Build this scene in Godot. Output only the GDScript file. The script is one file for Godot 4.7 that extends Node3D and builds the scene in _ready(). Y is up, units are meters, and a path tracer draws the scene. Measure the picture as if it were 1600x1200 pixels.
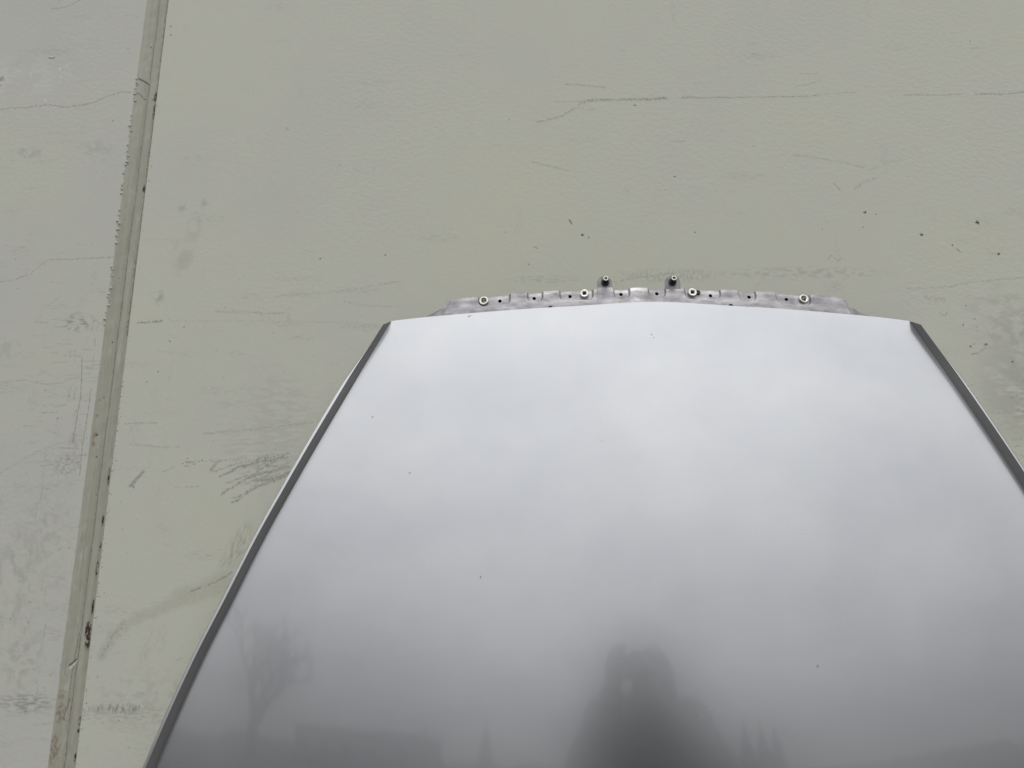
extends Node3D
# A silver car hood stood on its rear edge against a painted concrete wall with a sealed vertical joint.
# Metres; x to the right along the wall, y up, z out of the wall (its face is z = 0).

const EYE := Vector3(0.0, 0.70, 1.285)
# ---- the hood's sheet: u across from its axis, v down along it from the front edge, d out of it
const AXIS_X := 0.2365
const TOP_Y := 1.1268
const TOP_Z := 0.085
const LEAN := 0.17453        # 10 degrees at the front edge ...
const LEAN_FALL := 0.069813  # ... 4 degrees less for every metre down
const CROWN := 1.8           # radius of the crown across
const V_END := 1.12

var rng := RandomNumberGenerator.new()
var grain := FastNoiseLite.new()


# ------------------------------------------------------------------ mesh collector
class Shape:
	var v := PackedVector3Array()
	var t := PackedVector2Array()
	var i := PackedInt32Array()

	func p(at: Vector3, uv := Vector2.ZERO) -> int:
		v.append(at)
		t.append(uv)
		return v.size() - 1

	func tri(a: int, b: int, c: int) -> void:  # counter-clockwise seen from outside
		i.append_array([a, c, b])

	func quad(a: int, b: int, c: int, d: int) -> void:
		tri(a, b, c)
		tri(a, c, d)

	func flat(a: Vector3, b: Vector3, c: Vector3, d: Vector3) -> void:
		quad(p(a), p(b), p(c), p(d))

	func box(at: Vector3, size: Vector3, turn := Basis.IDENTITY) -> void:
		var s := size / 2
		for k in 3:
			for sg in [-1.0, 1.0]:
				var n := Vector3.ZERO
				n[k] = sg
				var a := Vector3.ZERO
				a[(k + 1) % 3] = 1.0
				var b := n.cross(a)
				var q := []
				for w in [-a - b, a - b, a + b, -a + b]:
					q.append(at + turn * ((n + w) * s))
				flat(q[0], q[1], q[2], q[3])

	func tube(pts: Array, radii: Array, sides := 8, capped := true) -> void:
		var rows := []
		for k in pts.size():
			var dir: Vector3 = (pts[mini(k + 1, pts.size() - 1)] - pts[maxi(k - 1, 0)]).normalized()
			var x := dir.cross(Vector3.RIGHT if absf(dir.x) < 0.8 else Vector3.UP).normalized()
			var y := dir.cross(x)
			var row := []
			for s in sides:
				var a := TAU * s / sides
				row.append(p(pts[k] + (x * cos(a) + y * sin(a)) * float(radii[k])))
			rows.append(row)
		for k in rows.size() - 1:
			for s in sides:
				var n := (s + 1) % sides
				quad(rows[k][s], rows[k][n], rows[k + 1][n], rows[k + 1][s])
		if capped:
			for e in [0, rows.size() - 1]:
				var c := p(pts[e])
				for s in sides:
					var a := p(v[rows[e][s]])
					var b := p(v[rows[e][(s + 1) % sides]])
					if e == 0:
						tri(c, b, a)
					else:
						tri(c, a, b)

	func lathe(at: Vector3, basis: Basis, prof: Array, sides := 28) -> void:  # prof: (radius, height along basis.z), outside on the left as it goes
		var rows := []
		for k in prof.size() - 1:  # each band with its own corners, so that its edges stay crisp
			var lo := []
			var hi := []
			for s in sides:
				var a := TAU * s / sides
				var r := basis.x * cos(a) + basis.y * sin(a)
				lo.append(p(at + r * prof[k].x + basis.z * prof[k].y))
				hi.append(p(at + r * prof[k + 1].x + basis.z * prof[k + 1].y))
			for s in sides:
				var n := (s + 1) % sides
				quad(lo[s], lo[n], hi[n], hi[s])

	func mesh() -> ArrayMesh:
		var n := PackedVector3Array()
		n.resize(v.size())
		for k in range(0, i.size(), 3):
			var f := (v[i[k + 2]] - v[i[k]]).cross(v[i[k + 1]] - v[i[k]])
			n[i[k]] += f
			n[i[k + 1]] += f
			n[i[k + 2]] += f
		for k in n.size():
			n[k] = n[k].normalized() if n[k].length_squared() > 0 else Vector3.UP
		var a := []
		a.resize(Mesh.ARRAY_MAX)
		a[Mesh.ARRAY_VERTEX] = v
		a[Mesh.ARRAY_NORMAL] = n
		a[Mesh.ARRAY_TEX_UV] = t
		a[Mesh.ARRAY_INDEX] = i
		var m := ArrayMesh.new()
		m.add_surface_from_arrays(Mesh.PRIMITIVE_TRIANGLES, a)
		return m


# ------------------------------------------------------------------ stains, scuffs and cracks: a see-through layer over a paint
class Marks:
	var w: int
	var h: int
	var left: float
	var top: float
	var mx: float
	var my: float
	var data := PackedByteArray()
	var noise := FastNoiseLite.new()
	var rng := RandomNumberGenerator.new()

	func _init(w_: int, h_: int, left_: float, top_: float, width: float, height: float, sd: int, ground := Color(0.45, 0.45, 0.42)) -> void:
		w = w_
		h = h_
		left = left_
		top = top_
		mx = width / w
		my = height / h
		rng.seed = sd
		noise.seed = sd
		noise.frequency = 1.0
		noise.fractal_octaves = 3
		var im := Image.create(w, h, false, Image.FORMAT_RGBA8)
		im.fill(Color(ground.r, ground.g, ground.b, 0.0))
		data = im.get_data()

	func dab(x: int, y: int, a: float, c: Color) -> void:
		var at := (posmod(y, h) * w + posmod(x, w)) * 4
		var q := int(clampf(a, 0.0, 1.0) * 255.0)
		if q <= data[at + 3]:
			return
		data[at] = c.r8
		data[at + 1] = c.g8
		data[at + 2] = c.b8
		data[at + 3] = q

	func spot(x: float, y: float, r: float, a: float, c: Color, squash := 1.0, rag := 0.5) -> void:  # millimetres
		var cx := (x * 0.001 - left) / mx
		var cy := (top - y * 0.001) / my
		var nx := int(r * 0.0016 / mx) + 2
		var ny := int(r * 0.0016 / my) + 2
		for j in range(-ny, ny + 1):
			for i in range(-nx, nx + 1):
				var px := floorf(cx) + i
				var py := floorf(cy) + j
				var dx := (px + 0.5 - cx) * mx * 1000.0
				var dy := (py + 0.5 - cy) * my * 1000.0 / squash
				var d := sqrt(dx * dx + dy * dy) / r + rag * noise.get_noise_2d(px * mx * 1000.0 / r * 0.9, py * my * 1000.0 / r * 0.9)
				if d < 1.0:
					dab(int(px), int(py), a * smoothstep(1.0, 0.55, d), c)

	func stroke(pts: Array, width: float, a: float, c: Color, rag := 0.6, jitter := 0.0) -> void:  # millimetres
		var step := minf(mx, my) * 600.0
		for k in pts.size() - 1:
			var p: Vector2 = pts[k]
			var q: Vector2 = pts[k + 1]
			var n := maxi(1, int(p.distance_to(q) / step))
			for s in n:
				var m := p.lerp(q, float(s) / n)
				m.y += jitter * noise.get_noise_1d(m.x * 0.23 + m.y * 0.11)
				m.x += jitter * noise.get_noise_1d(m.y * 0.23 + 40.0)
				var r := width * 0.5 * (0.75 + 0.5 * noise.get_noise_1d(m.x * 0.4 + m.y * 0.4))
				var e := a * clampf(1.0 - rag + rag * 2.2 * (0.35 + noise.get_noise_2d(m.x * 0.12, m.y * 0.12)), 0.0, 1.0)
				var cx := (m.x * 0.001 - left) / mx
				var cy := (top - m.y * 0.001) / my
				var nx := int(r * 0.001 / mx + 0.5) + 1
				var ny := int(r * 0.001 / my + 0.5) + 1
				for j in range(-ny, ny + 1):
					for i in range(-nx, nx + 1):
						var px := floorf(cx) + i
						var py := floorf(cy) + j
						var dx := (px + 0.5 - cx) * mx * 1000.0
						var dy := (py + 0.5 - cy) * my * 1000.0
						var d := sqrt(dx * dx + dy * dy) / maxf(r, 0.6)
						if d < 1.6:
							var g := e * smoothstep(1.6, 0.4, d)
							if rag > 0.4:
								g *= clampf(0.8 + 0.9 * noise.get_noise_2d(px * mx * 160.0, py * my * 520.0), 0.0, 1.0)
							dab(int(px), int(py), g, c)

	func smear(x: float, y: float, rx: float, ry: float, a: float, c: Color, sx := 0.05, sy := 0.25, bias := 0.0, turn := 0.0) -> void:  # a rubbed patch, streaked as sx, sy (per millimetre) say
		var cx := (x * 0.001 - left) / mx
		var cy := (top - y * 0.001) / my
		var reach := maxf(rx, ry) if turn != 0.0 else 0.0
		var nx := int(maxf(rx, reach) * 0.001 / mx) + 1
		var ny := int(maxf(ry, reach) * 0.001 / my) + 1
		var cs := cos(turn)
		var sn := sin(turn)
		for j in range(-ny, ny + 1):
			for i in range(-nx, nx + 1):
				var dx := i * mx * 1000.0
				var dy := -j * my * 1000.0
				var ux := dx * cs + dy * sn
				var uy := -dx * sn + dy * cs
				var d := ux * ux / (rx * rx) + uy * uy / (ry * ry)
				if d < 1.0:
					var g := noise.get_noise_2d((x + ux) * sx, (y + uy) * sy) + bias
					if g > 0.0:
						dab(int(cx) + i, int(cy) + j, a * minf(1.0, g * 2.2) * (1.0 - d) * minf(1.0, 2.0 * (1.0 - d)), c)

	func texture() -> ImageTexture:
		return ImageTexture.create_from_image(Image.create_from_data(w, h, false, Image.FORMAT_RGBA8, data))


# ------------------------------------------------------------------ naming
func numbered(called: String, parent: Node) -> String:
	if not parent.has_node(called):
		return called
	var k := 1
	while parent.has_node("%s_%03d" % [called, k]):
		k += 1
	return "%s_%03d" % [called, k]


func thing(called: String, label: String, category: String, at := Vector3.ZERO, group := "") -> Node3D:
	var o := Node3D.new()
	o.name = numbered(called, self)
	add_child(o, true)
	o.position = at
	o.set_meta("label", label)
	o.set_meta("category", category)
	if group != "":
		o.set_meta("group", group)
	return o


func part(called: String, sh: Shape, m: Material, parent: Node3D, label := "") -> MeshInstance3D:
	var o := MeshInstance3D.new()
	o.name = numbered(called, parent)
	o.mesh = sh.mesh()
	o.material_override = null
	o.mesh.surface_set_material(0, m)
	parent.add_child(o, true)
	if label != "":
		o.set_meta("label", label)
	return o


func mat(c: Color, rough := 0.8, metal := 0.0) -> StandardMaterial3D:
	var m := StandardMaterial3D.new()
	m.albedo_color = c
	m.roughness = rough
	m.metallic = metal
	return m


func noise_tex(sd: int, freq: float, lo: Color, hi: Color, size := 512, oct := 5, mid = null, tight := 0.0) -> NoiseTexture2D:
	var n := FastNoiseLite.new()
	n.seed = sd
	n.frequency = freq
	n.fractal_octaves = oct
	var t := NoiseTexture2D.new()
	t.width = size
	t.height = size
	t.seamless = true
	t.noise = n
	var g := Gradient.new()
	g.set_color(0, lo)
	g.set_color(1, hi)
	g.set_offset(0, tight)
	g.set_offset(1, 1.0 - tight)
	if mid != null:
		g.add_point(0.5, mid)
	t.color_ramp = g
	return t


func lin(r: float, g: float, b: float) -> Color:
	return Color(r, g, b).linear_to_srgb()


# ------------------------------------------------------------------ the hood's surface
func hood_at(u: float, v: float, d: float) -> Vector3:
	var lean := LEAN
	var y := TOP_Y - v * cos(LEAN)
	var z := TOP_Z + v * sin(LEAN)
	if v > 0.0:
		lean = LEAN - LEAN_FALL * v
		y = TOP_Y - (sin(LEAN) - sin(lean)) / LEAN_FALL
		z = TOP_Z + (cos(lean) - cos(LEAN)) / LEAN_FALL
	var off := d - u * u / (2.0 * CROWN)
	return Vector3(AXIS_X + u, y + off * sin(lean), z + off * cos(lean))


func hood_basis(u: float, v: float) -> Basis:  # x across, y up along the sheet, z out of it
	var x := (hood_at(u + 0.001, v, 0) - hood_at(u - 0.001, v, 0)).normalized()
	var y := (hood_at(u, v - 0.001, 0) - hood_at(u, v + 0.001, 0)).normalized()
	return Basis(x, y, x.cross(y).normalized())


func along(keys: PackedVector2Array, x: float) -> float:  # Catmull-Rom through the keys
	var n := keys.size()
	if x <= keys[0].x:
		return keys[0].y
	if x >= keys[n - 1].x:
		return keys[n - 1].y
	for k in n - 1:
		if x <= keys[k + 1].x:
			var a := keys[maxi(k - 1, 0)]
			var b := keys[k]
			var c := keys[k + 1]
			var e := keys[mini(k + 2, n - 1)]
			var s := (x - b.x) / (c.x - b.x)
			var ta := (c.y - a.y) / (c.x - a.x) * (c.x - b.x)
			var tb := (e.y - b.y) / (e.x - b.x) * (c.x - b.x)
			return b.y * (2 * s * s * s - 3 * s * s + 1) + ta * (s * s * s - 2 * s * s + s) + c.y * (3 * s * s - 2 * s * s * s) + tb * (s * s * s - s * s)
	return keys[n - 1].y


func half_width(v: float) -> float:
	return along(PackedVector2Array([Vector2(0.0, 0.439), Vector2(0.07, 0.476), Vector2(0.14, 0.5125), Vector2(0.215, 0.5515), Vector2(0.3, 0.594), Vector2(0.377, 0.631), Vector2(0.482, 0.676), Vector2(0.573, 0.715), Vector2(0.692, 0.758), Vector2(0.8, 0.79), Vector2(0.95, 0.818), Vector2(1.13, 0.83)]), v)


func front_edge(u: float) -> float:
	return along(PackedVector2Array([Vector2(0.0, -0.0006), Vector2(0.03, 0.0), Vector2(0.12, 0.0042), Vector2(0.2, 0.0055), Vector2(0.3, 0.0065), Vector2(0.38, 0.006), Vector2(0.43, 0.006), Vector2(0.5, 0.0072)]), absf(u))


func rear_edge(u: float) -> float:
	return V_END - 0.085 * (u / 0.83) ** 2


func sheet(keep: Callable, nu: int, nv: int, at: Callable, thick: float) -> Shape:  # at(i, j, d) for grid corners; a skin with a back and closed rims
	var sh := Shape.new()
	var fr := PackedInt32Array()
	var bk := PackedInt32Array()
	for j in nv + 1:
		for i in nu + 1:
			fr.append(sh.p(at.call(i, j, 0.0)))
			bk.append(sh.p(at.call(i, j, -thick)))
	var ok := PackedByteArray()
	for j in nv:
		for i in nu:
			ok.append(1 if keep.call(i, j) else 0)
	var has := func(i: int, j: int) -> bool: return i >= 0 and j >= 0 and i < nu and j < nv and ok[j * nu + i] == 1
	for j in nv:
		for i in nu:
			if ok[j * nu + i] == 0:
				continue
			var a := j * (nu + 1) + i
			var b := a + 1
			var c := b + nu + 1
			var d := a + nu + 1
			sh.quad(fr[a], fr[b], fr[c], fr[d])
			sh.quad(bk[a], bk[d], bk[c], bk[b])
			for e in [[i, j - 1, a, b], [i + 1, j, b, c], [i, j + 1, c, d], [i - 1, j, d, a]]:
				if not has.call(e[0], e[1]):
					sh.flat(sh.v[fr[e[3]]], sh.v[fr[e[2]]], sh.v[bk[e[2]]], sh.v[bk[e[3]]])
	return sh


func plate(outline: PackedVector2Array, d: float, thick: float, rise := 0.0, v0 := 0.0) -> Shape:  # an outline in (u, -v), a flat plate on the hood's sheet; rise tips it forward above v0
	var sh := Shape.new()
	var pos := func(q: Vector2, dd: float) -> Vector3: return hood_at(q.x, -q.y, dd + rise * maxf(0.0, q.y - v0))
	var tri := Geometry2D.triangulate_polygon(outline)
	var ccw := not Geometry2D.is_polygon_clockwise(outline)
	for side in [0, 1]:
		var first := sh.v.size()
		for q in outline:
			sh.p(pos.call(q, d - thick * side))
		for k in range(0, tri.size(), 3):
			var a := outline[tri[k]]
			var b := outline[tri[k + 1]]
			var c := outline[tri[k + 2]]
			var turn := (b - a).cross(c - a) > 0.0
			if turn != (side == 1):
				sh.tri(first + tri[k], first + tri[k + 1], first + tri[k + 2])
			else:
				sh.tri(first + tri[k], first + tri[k + 2], first + tri[k + 1])
	for k in outline.size():
		var a := outline[k]
		var b := outline[(k + 1) % outline.size()]
		if not ccw:
			var s := a
			a = b
			b = s
		sh.flat(pos.call(b, d), pos.call(a, d), pos.call(a, d - thick), pos.call(b, d - thick))
	return sh


# ------------------------------------------------------------------ bodies: smooth capsules meshed as surface nets
func body_mesh(bones: Array, cell: float, blend: float) -> Shape:  # bone: [from, to, radius, radius]
	var lo := Vector3.INF
	var hi := -Vector3.INF
	for b in bones:
		for e in 2:
			lo = lo.min(b[e] - Vector3.ONE * (float(b[2 + e]) + 3 * cell))
			hi = hi.max(b[e] + Vector3.ONE * (float(b[2 + e]) + 3 * cell))
	var n := Vector3i(((hi - lo) / cell).ceil()) + Vector3i.ONE
	var f := PackedFloat32Array()
	f.resize(n.x * n.y * n.z)
	f.fill(1.0)
	for b in bones:
		var p: Vector3 = b[0]
		var q: Vector3 = b[1]
		var reach := maxf(b[2], b[3]) + blend + 2 * cell
		var l := Vector3i(((p.min(q) - lo - Vector3.ONE * reach) / cell).floor()).clamp(Vector3i.ZERO, n - Vector3i.ONE)
		var h := Vector3i(((p.max(q) - lo + Vector3.ONE * reach) / cell).ceil()).clamp(Vector3i.ZERO, n - Vector3i.ONE)
		var ax := q - p
		var len2 := maxf(ax.length_squared(), 1e-9)
		for z in range(l.z, h.z + 1):
			for y in range(l.y, h.y + 1):
				for x in range(l.x, h.x + 1):
					var at := lo + Vector3(x, y, z) * cell - p
					var s := clampf(at.dot(ax) / len2, 0.0, 1.0)
					var d := (at - ax * s).length() - lerpf(b[2], b[3], s)
					var k := (z * n.y + y) * n.x + x
					var m := maxf(blend - absf(f[k] - d), 0.0) / blend
					f[k] = minf(f[k], d) - m * m * blend * 0.25
	var sh := Shape.new()
	var cells := {}
	for z in n.z - 1:
		for y in n.y - 1:
			for x in n.x - 1:
				var k := (z * n.y + y) * n.x + x
				var c := [k, k + 1, k + n.x, k + n.x + 1, k + n.x * n.y, k + n.x * n.y + 1, k + n.x * n.y + n.x, k + n.x * n.y + n.x + 1]
				var inside := 0
				for e in c:
					inside += 1 if f[e] < 0.0 else 0
				if inside == 0 or inside == 8:
					continue
				var sum := Vector3.ZERO
				var got := 0
				for e in [[0, 1], [2, 3], [4, 5], [6, 7], [0, 2], [1, 3], [4, 6], [5, 7], [0, 4], [1, 5], [2, 6], [3, 7]]:
					var a := f[c[e[0]]]
					var b := f[c[e[1]]]
					if (a < 0.0) != (b < 0.0):
						var s := a / (a - b)
						var ca := Vector3(e[0] & 1, (e[0] >> 1) & 1, e[0] >> 2)
						var cb := Vector3(e[1] & 1, (e[1] >> 1) & 1, e[1] >> 2)
						sum += ca.lerp(cb, s)
						got += 1
				cells[k] = sh.p(lo + (Vector3(x, y, z) + sum / got) * cell)
	var st := [1, n.x, n.x * n.y]
	for k in cells:
		for ax in 3:
			var o1: int = st[(ax + 1) % 3]
			var o2: int = st[(ax + 2) % 3]
			if (f[k] < 0.0) == (f[k + st[ax]] < 0.0) or not (cells.has(k - o1) and cells.has(k - o2) and cells.has(k - o1 - o2)):
				continue
			if f[k] < 0.0:
				sh.quad(cells[k], cells[k - o1], cells[k - o1 - o2], cells[k - o2])
			else:
				sh.quad(cells[k], cells[k - o2], cells[k - o1 - o2], cells[k - o1])
	return sh


# ================================================================== the scene
func _ready() -> void:
	rng.seed = 7
	grain.seed = 3
	grain.frequency = 1.0
	set_view_and_light()
	build_ground()
	build_wall()
	build_hood()
	build_behind()
	build_person()


func set_view_and_light() -> void:
	var cam := Camera3D.new()
	cam.name = "camera"
	cam.fov = 53.06
	cam.near = 0.03
	cam.far = 900.0
	cam.position = EYE
	cam.rotation_degrees = Vector3(13.5, 0, 0)
	add_child(cam)
	cam.current = true

	var env := Environment.new()
	env.background_mode = Environment.BG_SKY
	env.tonemap_mode = Environment.TONE_MAPPER_LINEAR
	env.tonemap_exposure = 1.08
	env.sdfgi_enabled = true
	env.ssao_enabled = true
	env.ssil_enabled = true
	# a heavy overcast sky: four times as bright overhead as at the horizon, with soft, low-contrast cloud
	var cloud := FastNoiseLite.new()
	cloud.seed = 11
	cloud.frequency = 1.0
	cloud.fractal_octaves = 5
	var im := Image.create(512, 256, false, Image.FORMAT_RGBF)
	for y in 256:
		var el := PI * (0.5 - (y + 0.5) / 256.0)
		for x in 512:
			var az := TAU * (x + 0.5) / 512.0
			var d := Vector3(cos(el) * sin(az), sin(el), cos(el) * cos(az))
			var l := (1.0 + 2.0 * maxf(0.0, d.y)) / 3.0
			l *= 1.0 - 0.44 * exp(-maxf(el, 0.0) / 0.17)  # the haze and thicker cloud low down
			var q := Vector3(d.x, maxf(d.y, 0.0) * 3.6, d.z) * 1.7
			l *= 1.0 + 0.08 * cloud.get_noise_3dv(q) + 0.17 * cloud.get_noise_3dv(q * 2.7) + 0.18 * cloud.get_noise_3dv(q * 6.3)
			im.set_pixel(x, y, Color(l * 0.985, l * 0.999, l * 1.02))
	var sm := PanoramaSkyMaterial.new()
	sm.panorama = ImageTexture.create_from_image(im)
	sm.energy_multiplier = 2.0
	var sky := Sky.new()
	sky.sky_material = sm
	env.sky = sky
	var we := WorldEnvironment.new()
	we.name = "world_environment"
	we.environment = env
	add_child(we)

	var sun := DirectionalLight3D.new()
	sun.name = "sun"
	sun.light_energy = 0.2
	sun.light_color = Color(1.0, 0.97, 0.93)
	sun.light_angular_distance = 18.0
	sun.shadow_enabled = true
	add_child(sun)
	sun.look_at_from_position(Vector3.ZERO, -Vector3(0.10, 1.0, 0.22))


func build_ground() -> void:
	var sh := Shape.new()
	var n := 40
	for j in n + 1:
		for i in n + 1:
			var x := pow(absf(i / 20.0 - 1.0), 2.2) * 420.0 * signf(i - 20.0)
			var z := -1.0 + pow(j / float(n), 2.2) * 420.0
			sh.p(Vector3(x, 0.0, z))
	for j in n:
		for i in n:
			var a := j * (n + 1) + i
			sh.quad(a + n + 1, a + n + 2, a + 1, a)
	var m := mat(Color.WHITE, 0.95)
	m.albedo_texture = noise_tex(21, 0.02, lin(0.04, 0.04, 0.04), lin(0.085, 0.083, 0.08), 512, 6)
	m.uv1_triplanar = true
	m.uv1_scale = Vector3.ONE * 0.5
	var o := part("ground", sh, m, self)
	o.set_meta("kind", "structure")
	o.set_meta("label", "grey asphalt ground in front of the wall")


# ------------------------------------------------------------------ the wall
const GREY := Color(0.33, 0.33, 0.31)
const DARK := Color(0.17, 0.16, 0.145)
const RUST := Color(0.20, 0.13, 0.10)
const OLIVE := Color(0.50, 0.49, 0.37)
const PALE := Color(0.80, 0.80, 0.76)


func pts(flat: Array) -> Array:
	var out := []
	for k in range(0, flat.size(), 2):
		out.append(Vector2(flat[k], flat[k + 1]))
	return out


func wall_material(marks: Marks, relief: Texture2D, tone: Texture2D) -> StandardMaterial3D:
	var m := mat(Color.WHITE, 0.72)
	m.metallic_specular = 0.35
	m.albedo_texture = tone
	m.detail_enabled = true
	m.detail_albedo = marks.texture()
	m.detail_blend_mode = BaseMaterial3D.BLEND_MODE_MIX
	m.detail_uv_layer = BaseMaterial3D.DETAIL_UV_1
	m.heightmap_enabled = true
	m.heightmap_texture = relief
	m.heightmap_scale = 0.022
	return m


func prism(prof: Array, y0: float, y1: float, left: float) -> Shape:  # prof: (x, z) seen from above, clockwise
	var sh := Shape.new()
	var uv := func(q: Vector3) -> Vector2: return Vector2((q.x - left) / 2.4, (2.4 - q.y) / 2.4)
	for k in prof.size():
		var a: Vector2 = prof[k]
		var b: Vector2 = prof[(k + 1) % prof.size()]
		var c := []
		for q in [Vector3(a.x, y0, a.y), Vector3(b.x, y0, b.y), Vector3(b.x, y1, b.y), Vector3(a.x, y1, a.y)]:
			c.append(sh.p(q, uv.call(q)))
		sh.quad(c[1], c[0], c[3], c[2])
	var t := []
	for q in prof:
		t.append(sh.p(Vector3(q.x, y1, q.y)))
	for k in range(1, prof.size() - 1):
		sh.tri(t[0], t[k + 1], t[k])
	return sh


func scatter(mk: Marks, n: int, x0: float, x1: float, y0: float, y1: float, low: float) -> void:  # small rubs and flecks, thicker low on the wall
	for k in n:
		var x := mk.rng.randf_range(x0, x1)
		var y := lerpf(y0, y1, pow(mk.rng.randf(), low))
		match k % 8:
			0, 1:
				mk.smear(x, y, mk.rng.randf_range(15, 60), mk.rng.randf_range(4, 14), mk.rng.randf_range(0.08, 0.22), GREY, 0.05, 0.4, 0.05)
			2, 3:
				mk.spot(x, y, mk.rng.randf_range(0.8, 1.9), mk.rng.randf_range(0.25, 0.7), DARK.lerp(GREY, mk.rng.randf()), mk.rng.randf_range(0.5, 1.3))
			4:
				mk.spot(x, y, mk.rng.randf_range(1.0, 2.2), mk.rng.randf_range(0.2, 0.5), PALE, 0.6)
			5, 6:
				var a := mk.rng.randf_range(-0.5, 0.5) if mk.rng.randf() < 0.75 else mk.rng.randf_range(-1.5, 1.5)
				var l := mk.rng.randf_range(6, 34)
				mk.stroke([Vector2(x, y), Vector2(x + l * cos(a), y + l * sin(a))], mk.rng.randf_range(1.0, 2.2), mk.rng.randf_range(0.10, 0.35), GREY, 0.8, 4.0)
			7:
				mk.smear(x, y, mk.rng.randf_range(5, 14), mk.rng.randf_range(12, 45), mk.rng.randf_range(0.06, 0.16), GREY, 0.3, 0.06, 0.05)


func build_wall() -> void:
	var wall := thing("concrete_wall", "pale grey-green painted concrete wall with a sealed vertical joint behind the hood", "wall")
	var n := FastNoiseLite.new()
	n.seed = 5
	n.frequency = 0.11
	n.fractal_octaves = 4
	n.fractal_gain = 0.62
	var hi := n.get_seamless_image(1500, 2048)
	hi.resize(2048, 2048, Image.INTERPOLATE_CUBIC)
	var tone := noise_tex(9, 0.0045, Color(0.722, 0.722, 0.684), Color(0.742, 0.741, 0.676), 1024, 6, Color(0.734, 0.733, 0.684))

	# ---- right panel
	var mk := Marks.new(2048, 2048, -0.67, 2.4, 2.4, 2.4, 31)
	scatter(mk, 420, -665, 1700, 380, 1800, 1.9)
	scatter(mk, 160, -665, -330, 400, 1150, 1.2)
	scatter(mk, 120, 720, 1050, 850, 1330, 1.0)
	# the long horizontal rub high on the right
	mk.stroke(pts([133, 1554, 151, 1559, 290, 1562]), 5.0, 0.50, GREY, 0.75, 3.0)
	mk.stroke(pts([240, 1560, 292, 1563]), 5.0, 0.55, GREY, 0.5, 3.0)
	mk.stroke(pts([320, 1564, 345, 1565]), 4.0, 0.5, GREY, 0.6, 2.0)
	mk.stroke(pts([345, 1564, 435, 1565, 556, 1567, 580, 1570]), 2.4, 0.55, GREY, 0.5, 2.0)
	mk.stroke(pts([580, 1571, 653, 1576]), 2.6, 0.4, OLIVE, 0.6, 2.0)
	mk.stroke(pts([740, 1570, 810, 1570, 850, 1571]), 2.8, 0.42, GREY, 0.75, 2.0)
	mk.stroke(pts([875, 1572, 930, 1572, 968, 1576, 1080, 1580]), 2.8, 0.55, GREY, 0.6, 2.0)
	mk.stroke(pts([133, 1554, 118, 1542, 90, 1524, 45, 1512]), 4.0, 0.38, GREY, 0.75, 3.0)
	mk.stroke(pts([80, 1556, 133, 1556]), 3.0, 0.25, GREY, 0.7, 2.0)
	mk.stroke(pts([100, 1593, 140, 1590, 176, 1586]), 3.0, 0.35, GREY, 0.7, 3.0)
	mk.stroke(pts([537, 1588, 560, 1592, 586, 1602]), 2.6, 0.30, OLIVE.darkened(0.2), 0.6, 2.0)
	mk.stroke(pts([550, 1615, 584, 1616]), 2.0, 0.35, OLIVE.darkened(0.2), 0.5, 2.0)
	# faint slanting rubs below it
	mk.stroke(pts([39, 1430, 70, 1422, 104, 1413]), 4.0, 0.24, GREY, 0.6, 2.0)
	mk.stroke(pts([520, 1445, 580, 1436, 650, 1419]), 4.0, 0.24, GREY, 0.65, 2.0)
	mk.stroke(pts([655, 1412, 690, 1428, 720, 1434]), 3.0, 0.22, OLIVE, 0.65, 2.0)
	mk.stroke(pts([300, 1472, 322, 1473]), 2.4, 0.35, GREY, 0.6, 1.0)
	mk.stroke(pts([590, 1388, 601, 1372]), 2.4, 0.45, GREY, 0.4, 1.0)
	mk.stroke(pts([628, 1376, 645, 1390, 668, 1396]), 4.0, 0.30, GREY, 0.8, 3.0)
	# flecks where the paint has been knocked off
	for q in [[641, 1329, 3.4], [842, 1309, 4.6], [738, 1285, 3.6], [127, 1285, 3.2], [138, 1280, 1.9], [791, 1265, 2.2], [872, 1248, 2.8], [-227, 1246, 1.8], [-343, 1239, 2.0], [299, 1400, 1.9], [231, 1548, 2.0], [-418, 1497, 1.5], [-421, 1500, 1.3], [-660, 1720, 1.8], [-658, 1700, 2.0], [-668, 1547, 1.6], [-596, 1085, 1.6], [330, 1290, 1.5], [560, 1296, 1.4], [634, 1300, 1.5], [-610, 1030, 1.6], [-628, 1012, 1.5], [30, 1228, 1.6], [-12, 1290, 1.3]]:
		mk.spot(q[0], q[1], q[2], 0.92, DARK, 0.85, 0.7)
	mk.spot(872, 1248, 2.2, 0.95, Color(0.33, 0.16, 0.13))
	mk.stroke(pts([104, 1314, 108, 1306]), 3.4, 0.75, Color(0.34, 0.26, 0.21), 0.3)
	mk.stroke(pts([798, 1257, 805, 1251]), 2.0, 0.8, DARK, 0.2)
	mk.stroke(pts([40, 1262, 46, 1258]), 2.0, 0.6, DARK, 0.3)
	mk.stroke(pts([565, 1238, 572, 1246, 583, 1234, 590, 1242]), 1.6, 0.4, GREY, 0.3)
	# rubs just above the bracket, arcs to its left and right
	mk.stroke(pts([160, 1188, 200, 1199, 240, 1206, 318, 1216]), 2.4, 0.42, GREY, 0.7, 3.0)
	mk.smear(280, 1206, 120, 18, 0.26, GREY, 0.14, 0.06, 0.10)
	mk.smear(520, 1212, 200, 16, 0.22, GREY, 0.05, 0.12, 0.10)
	mk.smear(60, 1200, 90, 10, 0.24, GREY, 0.06, 0.3, 0.10)
	mk.stroke(pts([700, 1182, 760, 1184, 830, 1196, 1000, 1212]), 2.4, 0.35, GREY, 0.7, 4.0)
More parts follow.
